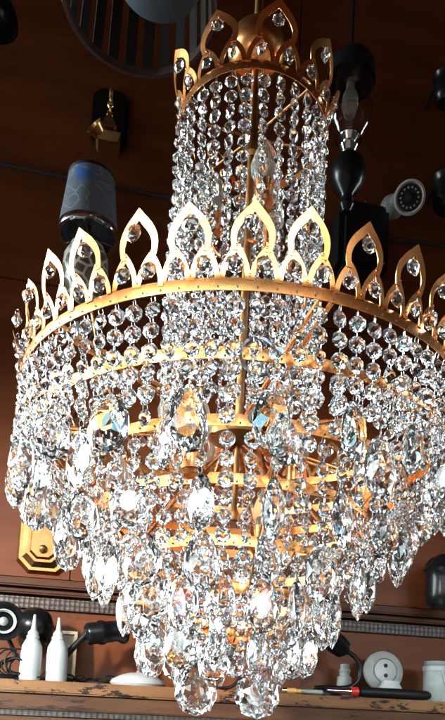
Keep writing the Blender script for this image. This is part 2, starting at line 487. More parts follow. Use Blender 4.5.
def crown_beads(gen):
    for M, bm in gen:
        tw = rng.gauss(0, 26)
        s = rng.uniform(.92, 1.06)
        o = bpy.data.objects.new('crown_bead', bead_me); COL.objects.link(o); o.parent = ch
        o.matrix_basis = M @ Matrix.Translation((0, 0, -.0105)) @ RZ(tw) @ RY(rng.gauss(0, 8)) @ Matrix.Scale(s, 4)
        if bm is not None:
            h = link('hook', bm, STEEL, o); h.matrix_basis = (Matrix.Translation((0, 0, -.0105)) @ RZ(tw) @ Matrix.Scale(s, 4)).inverted() 
NB0 = 0
crown_beads(crown('main_crown', .2455, .3295, 32, 1.0, .17, rad(.2), 'wide gold crown band with pointed arches'))
crown_beads(crown('upper_crown', .0893, .6865, 9, 1.24, .16, rad(12.5), 'small gold crown band at the top'))

# tier bands
for R_, z in ((.2275, .281), (.1925, .239), (.1555, .199), (.1202, .150), (.0915, .108), (.0615, .078), (.0480, .068)):
    o = link('tier_band', band_bm(R_, z, z + .0105, wob=.0006), BR, ch, True)
    rivets(o, R_ + .0004 + .0003, z + .0026, max(12, int(R_ * 400)))
# stem, cup, spokes and lamp holders
bm = bmesh.new(); lathe(bm, [(.0, .205), (.005, .208), (.0065, .215), (.0034, .222), (.0034, .30), (.008, .302), (.008, .318), (.0048, .32), (.0048, .66), (.009, .664), (.009, .69), (.005, .694), (.005, 1.3), (0, 1.3)], 24)
link('stem', bm, BR_D, ch, True)
bm = bmesh.new(); lathe(bm, [(.006, .776), (.020, .777), (.030, .784), (.034, .794), (.0345, .806), (.031, .818), (.022, .828), (.010, .833), (.006, .834)], 40, cap=False)
link('cup', bm, BR, ch, True)
bm = bmesh.new(); lathe(bm, [(.0, .296), (.022, .298), (.034, .304), (.036, .312), (.030, .318), (.012, .322), (0, .322)], 40)
link('hub', bm, BR_D, ch, True)
bar = None
for i in range(6):
    a = 2 * PI * i / 6 + .27
    if bar is None:
        bm = bmesh.new()
        for dy in (-.0055, .0055): tube(bm, [(dy, -.028, .312), (dy, -.2440, .331)], .0022, 8)
        bar = link('spoke', bm, BR, ch, True); bar.matrix_basis = Matrix.Rotation(a, 4, 'Z')
    else: copyo(bar, ch, Matrix.Rotation(a, 4, 'Z'))
us_ = None
for i in range(3):
    a = 2 * PI * i / 3 + .75
    if us_ is None:
        bm = bmesh.new(); tube(bm, [(0, .0885, .690), (0, .004, .686), (0, -.0885, .690)], .0014, 8)
        us_ = link('upper_spoke', bm, BR_D, ch, True); us_.matrix_basis = Matrix.Rotation(a, 4, 'Z')
    else: copyo(us_, ch, Matrix.Rotation(a, 4, 'Z'))
# slim uprights that carry the lower bands
for i in range(8):
    a = 2 * PI * i / 8 + .2
    ring = [(.2275, .285), (.1925, .243), (.1555, .203), (.1202, .154), (.0915, .112), (.0615, .082)]
    bm = bmesh.new(); tube(bm, [(0, -(r_ - .0015), z_) for r_, z_ in [(.2445, .331)] + ring + [(.0315, .064)]], .0011, 6)
    o = link('hanger_rod', bm, BR_D, ch, True); o.matrix_basis = Matrix.Rotation(a, 4, 'Z')
# lamp holders with candle bulbs on curved arms
BULB, nt, b = nodes('clear_bulb'); setp(b, Base_Color=(.98, .93, .85, 1), Roughness=.04, IOR=1.12, Transmission_Weight=.9)
for i in range(8):
    a = 2 * PI * i / 8 + .5; tilt = (.085, .150)[i % 2]; zz = (.262, .205)[i % 2]
    M = Matrix.Rotation(a, 4, 'Z')
    bm = bmesh.new(); tube(bm, smoothpath([(0, -.006, .300), (0, -tilt * .45, zz - .012 + .05), (0, -tilt * .8, zz - .02), (0, -tilt, zz)]), .003, 8)
    lathe(bm, [(.0, 0), (.016, .001), (.019, .005), (.010, .007), (.0125, .009), (.0125, .036), (0, .036)], 20, Matrix.Translation((0, -tilt, zz)))
    o = link('lamp_holder', bm, COPPER, ch, True); o.matrix_basis = M
    bm = bmesh.new(); lathe(bm, [(.009, .034), (.0155, .048), (.0165, .056), (.012, .072), (.005, .086), (0, .091)], 20, Matrix.Translation((0, -tilt, zz)))
    u = link('candle_bulb', bm, BULB, o, True)
for i in range(3):
    a = 2 * PI * i / 3 + .35
    bm = bmesh.new(); tube(bm, smoothpath([(0, -.006, .55), (0, -.03, .535), (0, -.045, .555), (0, -.045, .565)]), .0028, 8)
    lathe(bm, [(0, 0), (.013, .002), (.014, .006), (.010, .008), (.0115, .030), (0, .030)], 20, Matrix.Translation((0, -.045, .562)))
    o = link('lamp_holder', bm, COPPER, ch, True); o.matrix_basis = Matrix.Rotation(a, 4, 'Z')
    bm = bmesh.new(); lathe(bm, [(.009, .028), (.0155, .042), (.0165, .05), (.012, .066), (.005, .08), (0, .085)], 20, Matrix.Translation((0, -.045, .562)))
    link('candle_bulb', bm, BULB, o, True)
# steel split ring at the front and reflector dish low inside
bm = bmesh.new()
for dr in (0, .0011): tube(bm, [((.0150 + dr) * math.cos(2 * PI * k / 40), -dr * .3, (.0150 + dr) * math.sin(2 * PI * k / 40)) for k in range(40)], .0010, 6, True)
o = link('split_ring', bm, DKSTEEL, ch, True); o.matrix_basis = Matrix.Translation((.012, -.2370, .2790)) @ RZ(12)

# ------------------------------------------------------------------ background objects
def dome(bm, r, h, M=None, n=36, thick=.002, m=10):
    pr = [(r * math.cos(PI / 2 * i / m), h * math.sin(PI / 2 * i / m)) for i in range(m + 1)]
    pi_ = [((r - thick) * math.cos(PI / 2 * i / m), (h - thick) * math.sin(PI / 2 * i / m)) for i in range(m, -1, -1)]
    lathe(bm, pr[:-1] + [(0, h)], n, M, cap=False)
    lathe(bm, [(max(a, 0), z) for a, z in pi_[1:]] , n, M, cap=False)

# --- hanging pendant lamp with slatted basket, top left of the chandelier
p = wp(141, -25, .36)
s = p.y / F
t = empty('basket_lamp', 'dark slatted basket lampshade with pinkish rim hanging above the brass sconce', 'lamp', Matrix.Translation(p + Vector((0, 0, -.055))))
R1, R2 = 84 * s, 74 * s
bm = bmesh.new(); lathe(bm, [(R1, 0), (R1 + .002, .006), (R1, .014), (R1 - .006, .014), (R1 - .006, 0)], 64, cap=False, close=True)
link('rim', bm, plain('dusty_rim', (.06, .03, .026), .7), t, True)
bm = bmesh.new()
for k in range(24):
    a = 2 * PI * k / 24
    M = Matrix.Rotation(a, 4, 'Z')
    A = [(-.009, -R1 + .004, .014), (.009, -R1 + .004, .014), (.009, -R2 - .002, .15), (-.009, -R2 - .002, .15)]
    vs = [bm.verts.new(M @ Vector(q)) for q in A] + [bm.verts.new(M @ (Vector(q) + Vector((0, .002, 0)))) for q in A]
    for f_ in ((0, 1, 2, 3), (7, 6, 5, 4), (0, 4, 5, 1), (1, 5, 6, 2), (2, 6, 7, 3), (3, 7, 4, 0)): bm.faces.new([vs[q] for q in f_])
link('slats', bm, plain('dark_cane', (.014, .009, .007), .7), t)
bm = bmesh.new(); lathe(bm, [(R2, .15), (R2 + .002, .17), (R2 - .006, .17), (R2 - .006, .15)], 64, cap=False, close=True)
link('top_ring', bm, BLACKM, t, True)
bm = bmesh.new(); tube(bm, [(-R2, 0, .16), (R2, 0, .16)], .004, 8); tube(bm, [(0, -R2, .16), (0, R2, .16)], .004, 8); tube(bm, [(0, 0, .16), (0, 0, .9)], .004, 8)
link('hanger', bm, BLACKM, t)
# --- grey-blue ceiling bowl above it
p = wp(158, -10, .52); s = p.y / F
t = empty('ceiling_lamp', 'dusty blue-grey glass bowl lamp cut off by the top edge, above the basket', 'lamp', Matrix.Translation(p))
bm = bmesh.new(); lathe(bm, [(0, 0), (30 * s, .003), (45 * s, .012), (52 * s, .03), (54 * s, .05), (50 * s, .06), (0, .06)], 48)
link('bowl', bm, plain('dusty_blue_glass', (.045, .065, .078), .45, 0, .001, 12, .25), t, True)
bm = bmesh.new(); lathe(bm, [(.03, .06), (.03, .09), (.008, .1), (.008, .8), (0, .8)], 24); link('mount', bm, BLACKM, t, True)
# --- black shade top-left corner
p = wp(-4, 12, .25); s = p.y / F
t = empty('pendant_shade', 'small black round shade in the dark, leftmost at the top', 'lamp', Matrix.Translation(p))
bm = bmesh.new(); dome(bm, 24 * s, .05, Matrix.Translation((0, 0, -.02))); link('shade', bm, BLACK, t, True)
bm = bmesh.new(); tube(bm, [(0, 0, .028), (0, 0, .8)], .004, 8); link('cord', bm, BLACKM, t)

# --- brass lantern sconce on a dark plate
p = wp(110, 124, .031); s = p.y / F
t = empty('lantern_sconce', 'small brass lantern sconce hanging by a chain on a dark octagonal plate', 'wall lamp', WM(p))
def octo(bm, w, h, c, y0, y1):
    pts = [(-w + c, -h), (w - c, -h), (w, -h + c), (w, h - c), (w - c, h), (-w + c, h), (-w, h - c), (-w, -h + c)]
    A = [bm.verts.new((x, y0, z)) for x, z in pts]; B = [bm.verts.new((x, y1, z)) for x, z in pts]
    bm.faces.new(A); bm.faces.new(B[::-1])
    for i in range(8): bm.faces.new((A[i], A[(i + 1) % 8], B[(i + 1) % 8], B[i]))
bm = bmesh.new(); octo(bm, 19 * s, 34 * s, 9 * s, -.012, .0); octo(bm, 15 * s, 30 * s, 8 * s, -.017, -.0122); link('backplate', bm, BLACKM, t)
bm = bmesh.new()
tube(bm, smoothpath([(0, -.018, 14 * s), (0, -.034, 22 * s), (0, -.044, 16 * s), (0, -.040, 10 * s)]), .004, 8); link('bracket', bm, BR_L, t, True)
bm = bmesh.new()
for k in range(4):
    z = 9 * s - k * .0105
    tube(bm, [(.0045 * math.cos(2 * PI * q / 10) * (k % 2), -.040 + .0045 * math.cos(2 * PI * q / 10) * (1 - k % 2), z + .0075 * math.sin(2 * PI * q / 10)) for q in range(10)], .0019, 5, True)
link('chain', bm, BR_L, t, True)
bm = bmesh.new(); lathe(bm, [(.004, .012), (.006, .006), (.009, 0), (.022, -.026), (.022, -.030), (0, -.030)], 4, Matrix.Translation((0, -.040, -14 * s)), a0=PI / 4); link('cap', bm, BR_L, t)
bm = bmesh.new()
for sx in (-1, 1):
    for sy in (-1, 1): tube(bm, [(sx * .013, -.040 + sy * .013, -14 * s - .030), (sx * .018, -.040 + sy * .018, -42 * s)], .0018, 5)
lathe(bm, [(.026, 0), (.034, .016), (.022, .020), (.010, .022), (0, .022)], 4, Matrix.Translation((0, -.040, -46 * s)), a0=PI / 4)
link('cage', bm, BR_L, t)
bm = bmesh.new(); lathe(bm, [(.0, 0), (.008, 0), (.018, .028), (.015, .028), (.006, .004)], 24, Matrix.Translation((-.008, -.046, -40 * s)) @ RX(60) @ RY(-45)); link('bulb_cup', bm, BR_L, t, True)

# --- shaded wall lamp, left
p = wp(88, 234, .13); s = p.y / F
t = empty('shaded_lamp', 'lamp with blue-grey printed drum shade over a white-veined body', 'lamp', Matrix.Translation(p) @ WR)
bm = bmesh.new(); lathe(bm, [(31 * s, 2 * s), (24.5 * s, 61 * s), (23.5 * s, 61 * s), (30 * s, 2 * s)], 56, cap=False, close=True); link('lamp_shade', bm, SHADEM, t, True)
bm = bmesh.new(); lathe(bm, [(24.6 * s, 60 * s), (25 * s, 63 * s), (23 * s, 63 * s), (23 * s, 60 * s)], 56, cap=False, close=True); link('shade_trim', bm, BLACKM, t, True)
bm = bmesh.new(); lathe(bm, [(31.4 * s, -4 * s), (32.4 * s, -1 * s), (31.4 * s, 3 * s), (28 * s, 3 * s), (28 * s, -4 * s)], 56, cap=False, close=True); link('chrome_rim', bm, CHROME, t, True)
bm = bmesh.new(); lathe(bm, [(4 * s, 8 * s), (4 * s, -6 * s), (14 * s, -8 * s), (14 * s, -11 * s), (4 * s, -12 * s)], 32); link('neck', bm, CHROME, t, True)
for k in range(3):
    a = k * 2 * PI / 3 + .4
    bm = bmesh.new(); tube(bm, [(4 * s * math.cos(a), 4 * s * math.sin(a), -2 * s), (29 * s * math.cos(a), 29 * s * math.sin(a), -1 * s)], .002, 6); link('shade_arm', bm, CHROME, t)
bm = bmesh.new(); lathe(bm, [(8 * s, -12 * s), (18 * s, -16 * s), (23 * s, -28 * s), (24 * s, -44 * s), (20 * s, -60 * s), (11 * s, -72 * s), (6 * s, -76 * s), (0, -76 * s)], 40); link('body', bm, VEINM, t, True)
bm = bmesh.new(); tube(bm, smoothpath([(0, 0, -76 * s), (0, .0, -86 * s), (0, .06, -92 * s), (0, .10, -84 * s)]), .005, 8)
lathe(bm, [(.03, 0), (.03, .012), (0, .014)], 28, Matrix.Translation((0, .1, -84 * s)) @ RX(90)); link('wall_bracket', bm, CHROME, t, True)

# --- dark cable/rod across the wall
bm = bmesh.new()
pts = [wp(x, y, .05) for x, y in ((-60, 151), (0, 164), (60, 176), (175, 199), (290, 220), (385, 238), (445, 246), (520, 258))]
tube(bm, smoothpath(pts, 6), .0042, 8); o = link('wall_cable', bm, plain('dark_cable', (.03, .02, .02), .55), None, True)
tag(o, 'thick dark cable running across the wall behind the chandelier', 'cable')
bm = bmesh.new()

# --- glass lantern with black dome, right of upper crown
p = wp(351, 73, .22); s = p.y / F * 1.15
t = empty('glass_lantern', 'hanging clear glass lantern under a black dome cap, right of the upper crown', 'lantern', Matrix.Translation(p))
bm = bmesh.new(); dome(bm, 23 * s, 19 * s, Matrix.Translation((0, 0, 0))); lathe(bm, [(23 * s, 0), (23 * s, -10 * s), (21 * s, -10 * s), (21 * s, 0)], 36, cap=False, close=True); link('dome_cap', bm, BLACK, t, True)
bm = bmesh.new(); lathe(bm, [(21 * s, -8 * s), (22 * s, -40 * s), (19 * s, -58 * s), (12 * s, -68 * s), (11.6 * s, -67 * s), (18.4 * s, -57 * s), (21.4 * s, -40 * s), (20.4 * s, -8 * s)], 40, cap=False, close=True); link('glass_cylinder', bm, GLASS_THIN, t, True)
bm = bmesh.new(); lathe(bm, [(4 * s, -8 * s), (4 * s, -18 * s), (7 * s, -24 * s), (8 * s, -34 * s), (5 * s, -44 * s), (0, -47 * s)], 24); link('bulb', bm, BULB, t, True)
bm = bmesh.new(); lathe(bm, [(0, -60 * s), (8 * s, -62 * s), (10 * s, -66 * s), (6 * s, -71 * s), (9 * s, -76 * s), (7 * s, -80 * s), (4 * s, -84 * s), (0, -84 * s)], 32); link('chrome_neck', bm, CHROME, t, True)
bm = bmesh.new(); lathe(bm, [(0, -80 * s), (7 * s, -82 * s), (15 * s, -92 * s), (17 * s, -104 * s), (13 * s, -116 * s), (6 * s, -124 * s), (5 * s, -130 * s), (7 * s, -134 * s), (4 * s, -140 * s), (0, -141 * s)], 32); link('finial_ball', bm, BLACK, t, True)
bm = bmesh.new(); tube(bm, [(0, 0, 18 * s), (0, 0, 160 * s)], .0035, 8); link('rod', bm, BLACK, t)
# --- black box lamp behind the crown
p = wp(356, 250, .05); s = p.y / F
t = empty('box_lamp', 'black square box lamp with tiny chrome studs, on the wall behind the main crown', 'wall lamp', WM(p))
bm = bmesh.new(); box(bm, (0, -.012, 0), (54 * s, .085, 74 * s), None, .012); link('housing', bm, BLACKM, t, True)
for ux, uz in ((-20, 30), (-2, 33), (20, 30), (-20, -30), (20, -30), (0, 5)):
    bm = bmesh.new(); lathe(bm, [(.0026, 0), (.0022, .002), (0, .003)], 10, Matrix.Translation((ux * s, -.0545, uz * s)) @ RX(90)); link('stud', bm, CHROME, t, True)
# --- security camera
p = wp(391, 209, .031); s = p.y / F * .95
t = empty('security_camera', 'white bullet security camera with dark lens on the wall, right side', 'camera', WM(p))
bm = bmesh.new(); lathe(bm, [(13 * s, 0), (13 * s, .010), (11 * s, .018), (7 * s, .022), (5 * s, .045), (0, .045)], 36, RX(90)); link('mount', bm, CREAM, t, True)
pc = wp(408, 198, .115); aim = (Vector((.16, 0, .06)) - pc).normalized()
Mc = t.matrix_world.inverted() @ Matrix.Translation(pc) @ aim.to_track_quat('Z', 'Y').to_matrix().to_4x4()
bm = bmesh.new(); lathe(bm, [(0, -.048), (9 * s, -.046), (13 * s, -.038), (14.5 * s, -.02), (15.5 * s, .028), (16 * s, .034), (14 * s, .035), (12.5 * s, .031), (0, .031)], 44, Mc); tube(bm, [(0, -.04, 0), Vector((0, -.04, 0)).lerp(Mc @ Vector((0, 0, -.04)), .5), Mc @ Vector((0, 0, -.04))], .009, 10); link('housing', bm, CREAM, t, True)
bm = bmesh.new(); lathe(bm, [(12.3 * s, .0315), (12.3 * s, .0325), (6 * s, .0322), (0, .0322)], 40, Mc); link('led_face', bm, BLACKM, t, True)
bm = bmesh.new(); lathe(bm, [(5.4 * s, .0325), (5.2 * s, .036), (3.6 * s, .0375), (0, .0395)], 30, Mc); link('lens', bm, BLACK, t, True)
for k in range(14):
    a = 2 * PI * k / 14
    bm = bmesh.new(); lathe(bm, [(.0021, 0), (.0018, .0012), (0, .0016)], 8, Mc @ Matrix.Translation((9 * s * math.cos(a), 9 * s * math.sin(a), .0326))); link('infrared_led', bm, GREY, t, True)
# --- black round shades on the right edge
for (x, y, r_, off, lb, nm) in ((446, 90, 20, .12, 'black ball lamp at the right edge, level with the glass lantern', 'ball_lamp'),
                            (447, 194, 23, .12, 'black ball lamp at the right edge, beside the security camera', 'ball_lamp'),
                            (443, 588, 26, .10, 'black ball lamp low at the right edge, above the shelf', 'ball_lamp')):
    p = wp(x, y, off); s = p.y / F
    t = empty(nm, lb, 'lamp', Matrix.Translation(p) @ WR)
    bm = bmesh.new(); R0 = r_ * s
    lathe(bm, [(0, -1.35 * R0), (R0 * .72, -R0 * 1.3), (R0 * 1.0, -R0 * .95)] + [(R0 * (1.02 + .28 * math.sin(PI * q / 10)) * math.cos(PI * (q - 5) / 10 * .98) if q > 5 else R0 * 1.05, R0 * (-.8 + q * .32)) for q in range(1, 10)] + [(0, R0 * 2.2)], 36, Matrix.Scale(.62, 4)); link('shade', bm, BLACK, t, True)
    bm = bmesh.new(); tube(bm, smoothpath([(0, 0, R0 * .9), (0, 0, R0 * 1.1), (0, off * .5, R0 * 1.3), (0, off, R0 * .6)]), .004, 8)
    lathe(bm, [(.022, 0), (.022, .010), (0, .012)], 24, Matrix.Translation((0, off, R0 * .6)) @ RX(90)); link('arm', bm, BLACK, t, True)

# --- gold octagonal wall plate lower left
p = wp(46, 531, .031); s = p.y / F
t = empty('brass_wall_plate', 'stepped octagonal polished brass plate with a round knob on the wall', 'wall lamp', WM(p))
GOLD = brass_mat('gold_plate', (.30, .15, .05), (.48, .27, .10), .2, .4)
def notch_octo(bm, w, h, c, y0, y1, k=.0):
    pts = []
    for sx, sz, fl in ((1, -1, 0), (1, 1, 1), (-1, 1, 0), (-1, -1, 1)):
        seg = []
        for q in range(6):
            a = PI / 2 * q / 5; seg.append((sx * (w - c * math.cos(a)), sz * (h - c * math.sin(a))) if not fl else (sx * (w - c * math.sin(a)), sz * (h - c * math.cos(a))))
        if not fl: seg = seg
        # order each corner consistently (counter-clockwise)
        pts.append((sx, sz, seg))
    ring = []
    for sx, sz, seg in pts:
        if (sx, sz) == (1, -1): seg.sort(key=lambda v: v[0])
        if (sx, sz) == (1, 1): seg.sort(key=lambda v: -v[0])
        if (sx, sz) == (-1, 1): seg.sort(key=lambda v: -v[0])
        if (sx, sz) == (-1, -1): seg.sort(key=lambda v: v[0])
        ring += seg
    A = [bm.verts.new((x, y0, z)) for x, z in ring]; B = [bm.verts.new((x, y1, z)) for x, z in ring]
    bmesh.ops.triangulate(bm, faces=[bm.faces.new(A), bm.faces.new(B[::-1])])
    n = len(A)
    for i in range(n): bm.faces.new((A[i], A[(i + 1) % n], B[(i + 1) % n], B[i]))
def octo_frustum(bm, w, h, c, w2, h2, c2, y0, y1):
    def pt(w, h, c): return [(-w + c, -h), (w - c, -h), (w, -h + c), (w, h - c), (w - c, h), (-w + c, h), (-w, h - c), (-w, -h + c)]
    A = [bm.verts.new((x, y0, z)) for x, z in pt(w, h, c)]; B = [bm.verts.new((x, y1, z)) for x, z in pt(w2, h2, c2)]
    bm.faces.new(A); bm.faces.new(B[::-1])
    for i in range(8): bm.faces.new((A[i], A[(i + 1) % 8], B[(i + 1) % 8], B[i]))
bm = bmesh.new()
octo_frustum(bm, 27 * s, 45 * s, 12 * s, 24 * s, 42 * s, 11 * s, 0, -.010)
octo_frustum(bm, 21 * s, 39 * s, 10 * s, 16 * s, 34 * s, 8 * s, -.0102, -.020)
octo_frustum(bm, 13.5 * s, 31.5 * s, 7 * s, 11.5 * s, 29.5 * s, 6 * s, -.0202, -.026); link('plate', bm, GOLD, t)
bm = bmesh.new(); lathe(bm, [(.008, 0), (.008, .004), (.004, .006), (.006, .012), (0, .016)], 20, Matrix.Translation((0, -.026, -22 * s)) @ RX(90)); link('knob', bm, BR_D, t, True)
bm = bmesh.new(); tube(bm, smoothpath([(0, -.026, 10 * s), (0, -.06, 6 * s), (0, -.075, 18 * s), (0, -.07, 28 * s)]), .005, 10); lathe(bm, [(0, 0), (.018, .003), (.010, .008), (.010, .04), (0, .04)], 24, Matrix.Translation((0, -.07, 28 * s))); link('arm', bm, GOLD, t, True)

# ------------------------------------------------------------------ things on the shelf
# glue bottles
for (x, off, lb) in ((56.5, .120, 'white plastic glue bottle with pointed nozzle, nearer the white-ringed lamp'), (111, .118, 'white plastic glue bottle with pointed nozzle, beside the black spotlight arm')):
    pass
def bottle(xb, off, h_px, lb, lean):
    p = onshelf(xb, 680, off); s = p.y / F
    t = empty('glue_bottle', lb, 'bottle', Matrix.Translation(p) @ WR @ RY(lean), None, 'white glue bottles on the shelf')
    bm = bmesh.new(); w = 10.5 * s
    lathe(bm, [(0, 0), (w * .94, 0), (w, .004), (w * 1.0, 26 * s), (w * .93, 34 * s), (w * .62, 41 * s), (w * .42, 43 * s), (w * .42, 46 * s), (0, 46 * s)], 32); link('body', bm, WHITE, t, True)
    bm = bmesh.new(); lathe(bm, [(w * .46, 41.5 * s), (w * .60, 42 * s), (w * .60, 44.5 * s), (w * .50, 44.6 * s), (w * .50, 48 * s), (w * .26, 51 * s), (w * .12, h_px * s), (0, h_px * s)], 20); link('nozzle', bm, WHITE, t, True)
bottle(29, .118, 66, 'white glue bottle with pointed nozzle in front of the round black lamp', 1)
bottle(56, .118, 64, 'white glue bottle with pointed nozzle beside the black spotlight arm', -1)

# ring lamp far left
def spot(name, lb, px, py, off, r_px, L_px, yaw, pitch, ringmat=None, group=None, inner=BLACKM):
    p = wp(px, py, off); s = p.y / F
    t = empty(name, lb, 'lamp', Matrix.Translation(p) @ WR, None, group)
    M = RZ(yaw) @ RX(pitch)     # local +Z -> shining direction
    r_ = r_px * s; L = L_px * s
    bm = bmesh.new()
    lathe(bm, [(0, -L), (r_ * .45, -L * .98), (r_ * .55, -L * .9), (r_ * .58, -L * .55), (r_ * .80, -L * .45), (r_ * .90, -L * .2), (r_ * .94, 0), (r_ * 1.04, 0), (r_ * 1.04, L * .06), (r_ * .92, L * .06), (r_ * .86, 0), (r_ * .5, -L * .3), (0, -L * .35)], 44, M)
    link('head', bm, BLACK, t, True)
    return t, M, r_, L, s, p
t, M, r_, L, s, p = spot('ring_lamp', 'black lamp with a white ring round its bulb, leftmost on the shelf', 4, 621, .10, 19, 26, 18, 88)
bm = bmesh.new(); lathe(bm, [(r_ * .52, -L * .1), (r_ * .60, -L * .02), (r_ * .66, -L * .02), (r_ * .66, -L * .14)], 40, M, cap=False, close=True); link('reflector_ring', bm, WHITE, t, True)
bm = bmesh.new(); lathe(bm, [(0, -L * .3), (r_ * .22, -L * .25), (r_ * .24, -L * .1), (r_ * .12, 0), (0, .001)], 24, M); link('bulb', bm, CREAM, t, True)
bm = bmesh.new(); tube(bm, smoothpath([(0, .03, -.02), (.02, .03, -.06), (.0, .02, SH - p.z + .03), (-.01, 0, SH - p.z + .006)]), .004, 8)
lathe(bm, [(.045, 0), (.045, .008), (0, .010)], 30, Matrix.Translation((-.01, 0, SH - p.z))); link('stand', bm, BLACKM, t, True)
# round black lamp
p = wp(35, 626, .07); s = p.y / F
t = empty('round_lamp', 'round black globe lamp head behind the left glue bottle', 'lamp', Matrix.Translation(p) @ WR)
bm = bmesh.new(); lathe(bm, [(0, -19 * s), (9 * s, -17.5 * s), (15 * s, -12 * s), (18.5 * s, -2 * s), (17 * s, 9 * s), (10 * s, 16 * s), (0, 18 * s)], 40, RX(60)); link('head', bm, BLACK, t, True)
bm = bmesh.new(); lathe(bm, [(0, 0), (4 * s, 0), (4 * s, 4 * s), (0, 5 * s)], 20, Matrix.Translation((6 * s, -15 * s, -6 * s)) @ RX(80)); link('switch', bm, BLACKM, t, True)
bm = bmesh.new(); tube(bm, smoothpath([(10 * s, 0, -12 * s), (20 * s, .0, -26 * s), (26 * s, .0, -40 * s), (24 * s, -.01, SH - p.z + .004)]), .006, 8)
lathe(bm, [(.032, 0), (.032, .006), (0, .008)], 30, Matrix.Translation((24 * s, -.01, SH - p.z))); link('arm', bm, BLACKM, t, True)
# coiled black wires
bm = bmesh.new(); q = []
c0 = onshelf(8, 660, .12)
for k in range(90):
    a = k * .42; rr = .022 + .010 * math.sin(k * .23)
    q.append(WR @ Vector((rr * 1.1 * math.cos(a) - .004 + k * .0004, -.01 * math.sin(k * .3), .026 + rr * math.sin(a) * .9)) + c0)
q = [Vector((v.x, v.y, max(v.z, SH + .003))) for v in q]
tube(bm, q, .0016, 6); o = link('coiled_wire', bm, BLACKM, None, True); tag(o, 'loops of thin black wire left of the first glue bottle', 'wire')
bm = bmesh.new(); q = []
c0 = onshelf(84, 676, .08)
for k in range(80):
    a = k * .38
    q.append(WR @ Vector((-.03 + k * .0011 + .012 * math.cos(a), .010 * math.sin(a * .6), .007 + .0055 * math.sin(a) + .004 * math.sin(k * .11))) + c0)
q = [Vector((v.x, v.y, max(v.z, SH + .0025))) for v in q]
tube(bm, q, .0018, 6); o = link('coiled_wire', bm, BLACKM, None, True); tag(o, 'low tangle of black wire on the shelf between spotlight and white dish', 'wire')
# beige square frame
p = onshelf(61, 680, .045); s = p.y / F
t = empty('switch_frame', 'beige square switch frame standing behind the glue bottles', 'switch frame', Matrix.Translation(p) @ WR @ RX(-6))
bm = bmesh.new(); w, h_ = 13 * s, 52 * s; bw = 3.2 * s
for c_, sz in (((-w + bw / 2, 0, h_ / 2), (bw, .012, h_)), ((w - bw / 2, 0, h_ / 2), (bw, .012, h_)), ((0, 0, bw / 2), (2 * w - 2 * bw, .012, bw)), ((0, 0, h_ - bw / 2), (2 * w - 2 * bw, .012, bw))): box(bm, c_, sz)
link('frame', bm, plain('grey_brass_frame', (.30, .24, .16), .35, .6), t)
bm = bmesh.new(); box(bm, (0, .003, h_ / 2), (2 * w - 2.2 * bw, .004, h_ - 2.2 * bw)); link('plate', bm, PANELF, t)
bm = bmesh.new(); box(bm, (0, -.002, h_ * .56), (12 * s, .006, 20 * s), None, .0015); link('rocker', bm, plain('ivory', (.3, .25, .18), .4), t, True)
# black spotlight with arm (centre left)
p = wp(107, 632, .10); s = p.y / F
t = empty('black_spotlight', 'black cylindrical spotlight on a slanting arm right of the glue bottles', 'lamp', Matrix.Translation(p) @ WR, None)
M = RY(-101) @ RX(16)
bm = bmesh.new(); lathe(bm, [(0, -20 * s), (13 * s, -19.5 * s), (14 * s, -17 * s), (13.2 * s, -14 * s), (10.5 * s, -10 * s), (11 * s, 2 * s), (12.4 * s, 4 * s), (12.4 * s, 8 * s), (11 * s, 10 * s), (11 * s, 19 * s), (9.5 * s, 21 * s), (0, 21 * s)], 40, M); link('head', bm, BLACK, t, True)
bm = bmesh.new(); tube(bm, smoothpath([(-17 * s, -.004, 0), (-24 * s, 0, -8 * s), (-33 * s, 0, -19 * s), (-42 * s, 0, -32 * s), (-46 * s, 0, SH - p.z + .004)]), .0058, 10)
lathe(bm, [(.026, 0), (.026, .006), (0, .008)], 30, Matrix.Translation((-46 * s, 0, SH - p.z))); link('arm', bm, BLACKM, t, True)
# white dish with brass knob
p = onshelf(138, 684, .09); s = p.y / F
t = empty('ceiling_rose', 'shallow white dish with small brass knob lying under the pendants', 'ceiling rose', Matrix.Translation(p) @ WR)
bm = bmesh.new(); lathe(bm, [(0, 0), (26 * s, 0), (28 * s, 2.5 * s), (26 * s, 6 * s), (16 * s, 11 * s), (8 * s, 13 * s), (0, 13.5 * s)], 48); link('dish', bm, WHITE, t, True)
bm = bmesh.new(); lathe(bm, [(3.0 * s, 13 * s), (3.4 * s, 15 * s), (2.2 * s, 17 * s), (3.2 * s, 20 * s), (0, 22 * s)], 20); link('knob', bm, BR, t, True)
# white oval lamp globe behind the pendants
p = onshelf(141, 684, .04); s = p.y / F
t = empty('white_globe', 'small white glass globe lamp standing behind the left pendants', 'lamp', Matrix.Translation(p) @ WR)
bm = bmesh.new(); lathe(bm, [(0, 0), (8 * s, 0), (8 * s, 4 * s), (4 * s, 7 * s), (4 * s, 44 * s), (0, 44 * s)], 28); link('base', bm, CREAM, t, True)
bm = bmesh.new(); lathe(bm, [(4 * s, 43 * s), (8 * s, 46 * s), (11 * s, 56 * s), (11 * s, 66 * s), (7 * s, 75 * s), (0, 78 * s)], 32); link('globe', bm, WHITE, t, True)
# black ring object behind bottom pendants
p = onshelf(224, 690, .12); s = p.y / F
bm = bmesh.new(); tube(bm, [(15 * s * math.cos(2 * PI * k / 40), 0, .004 + 15 * s + 15 * s * math.sin(2 * PI * k / 40)) for k in range(40)], .0034, 8, True)
o = link('rubber_ring', bm, BLACKM, None, True); o.matrix_world = Matrix.Translation(p) @ WR; tag(o, 'black rubber ring standing on the shelf behind the two lowest pendants', 'ring')
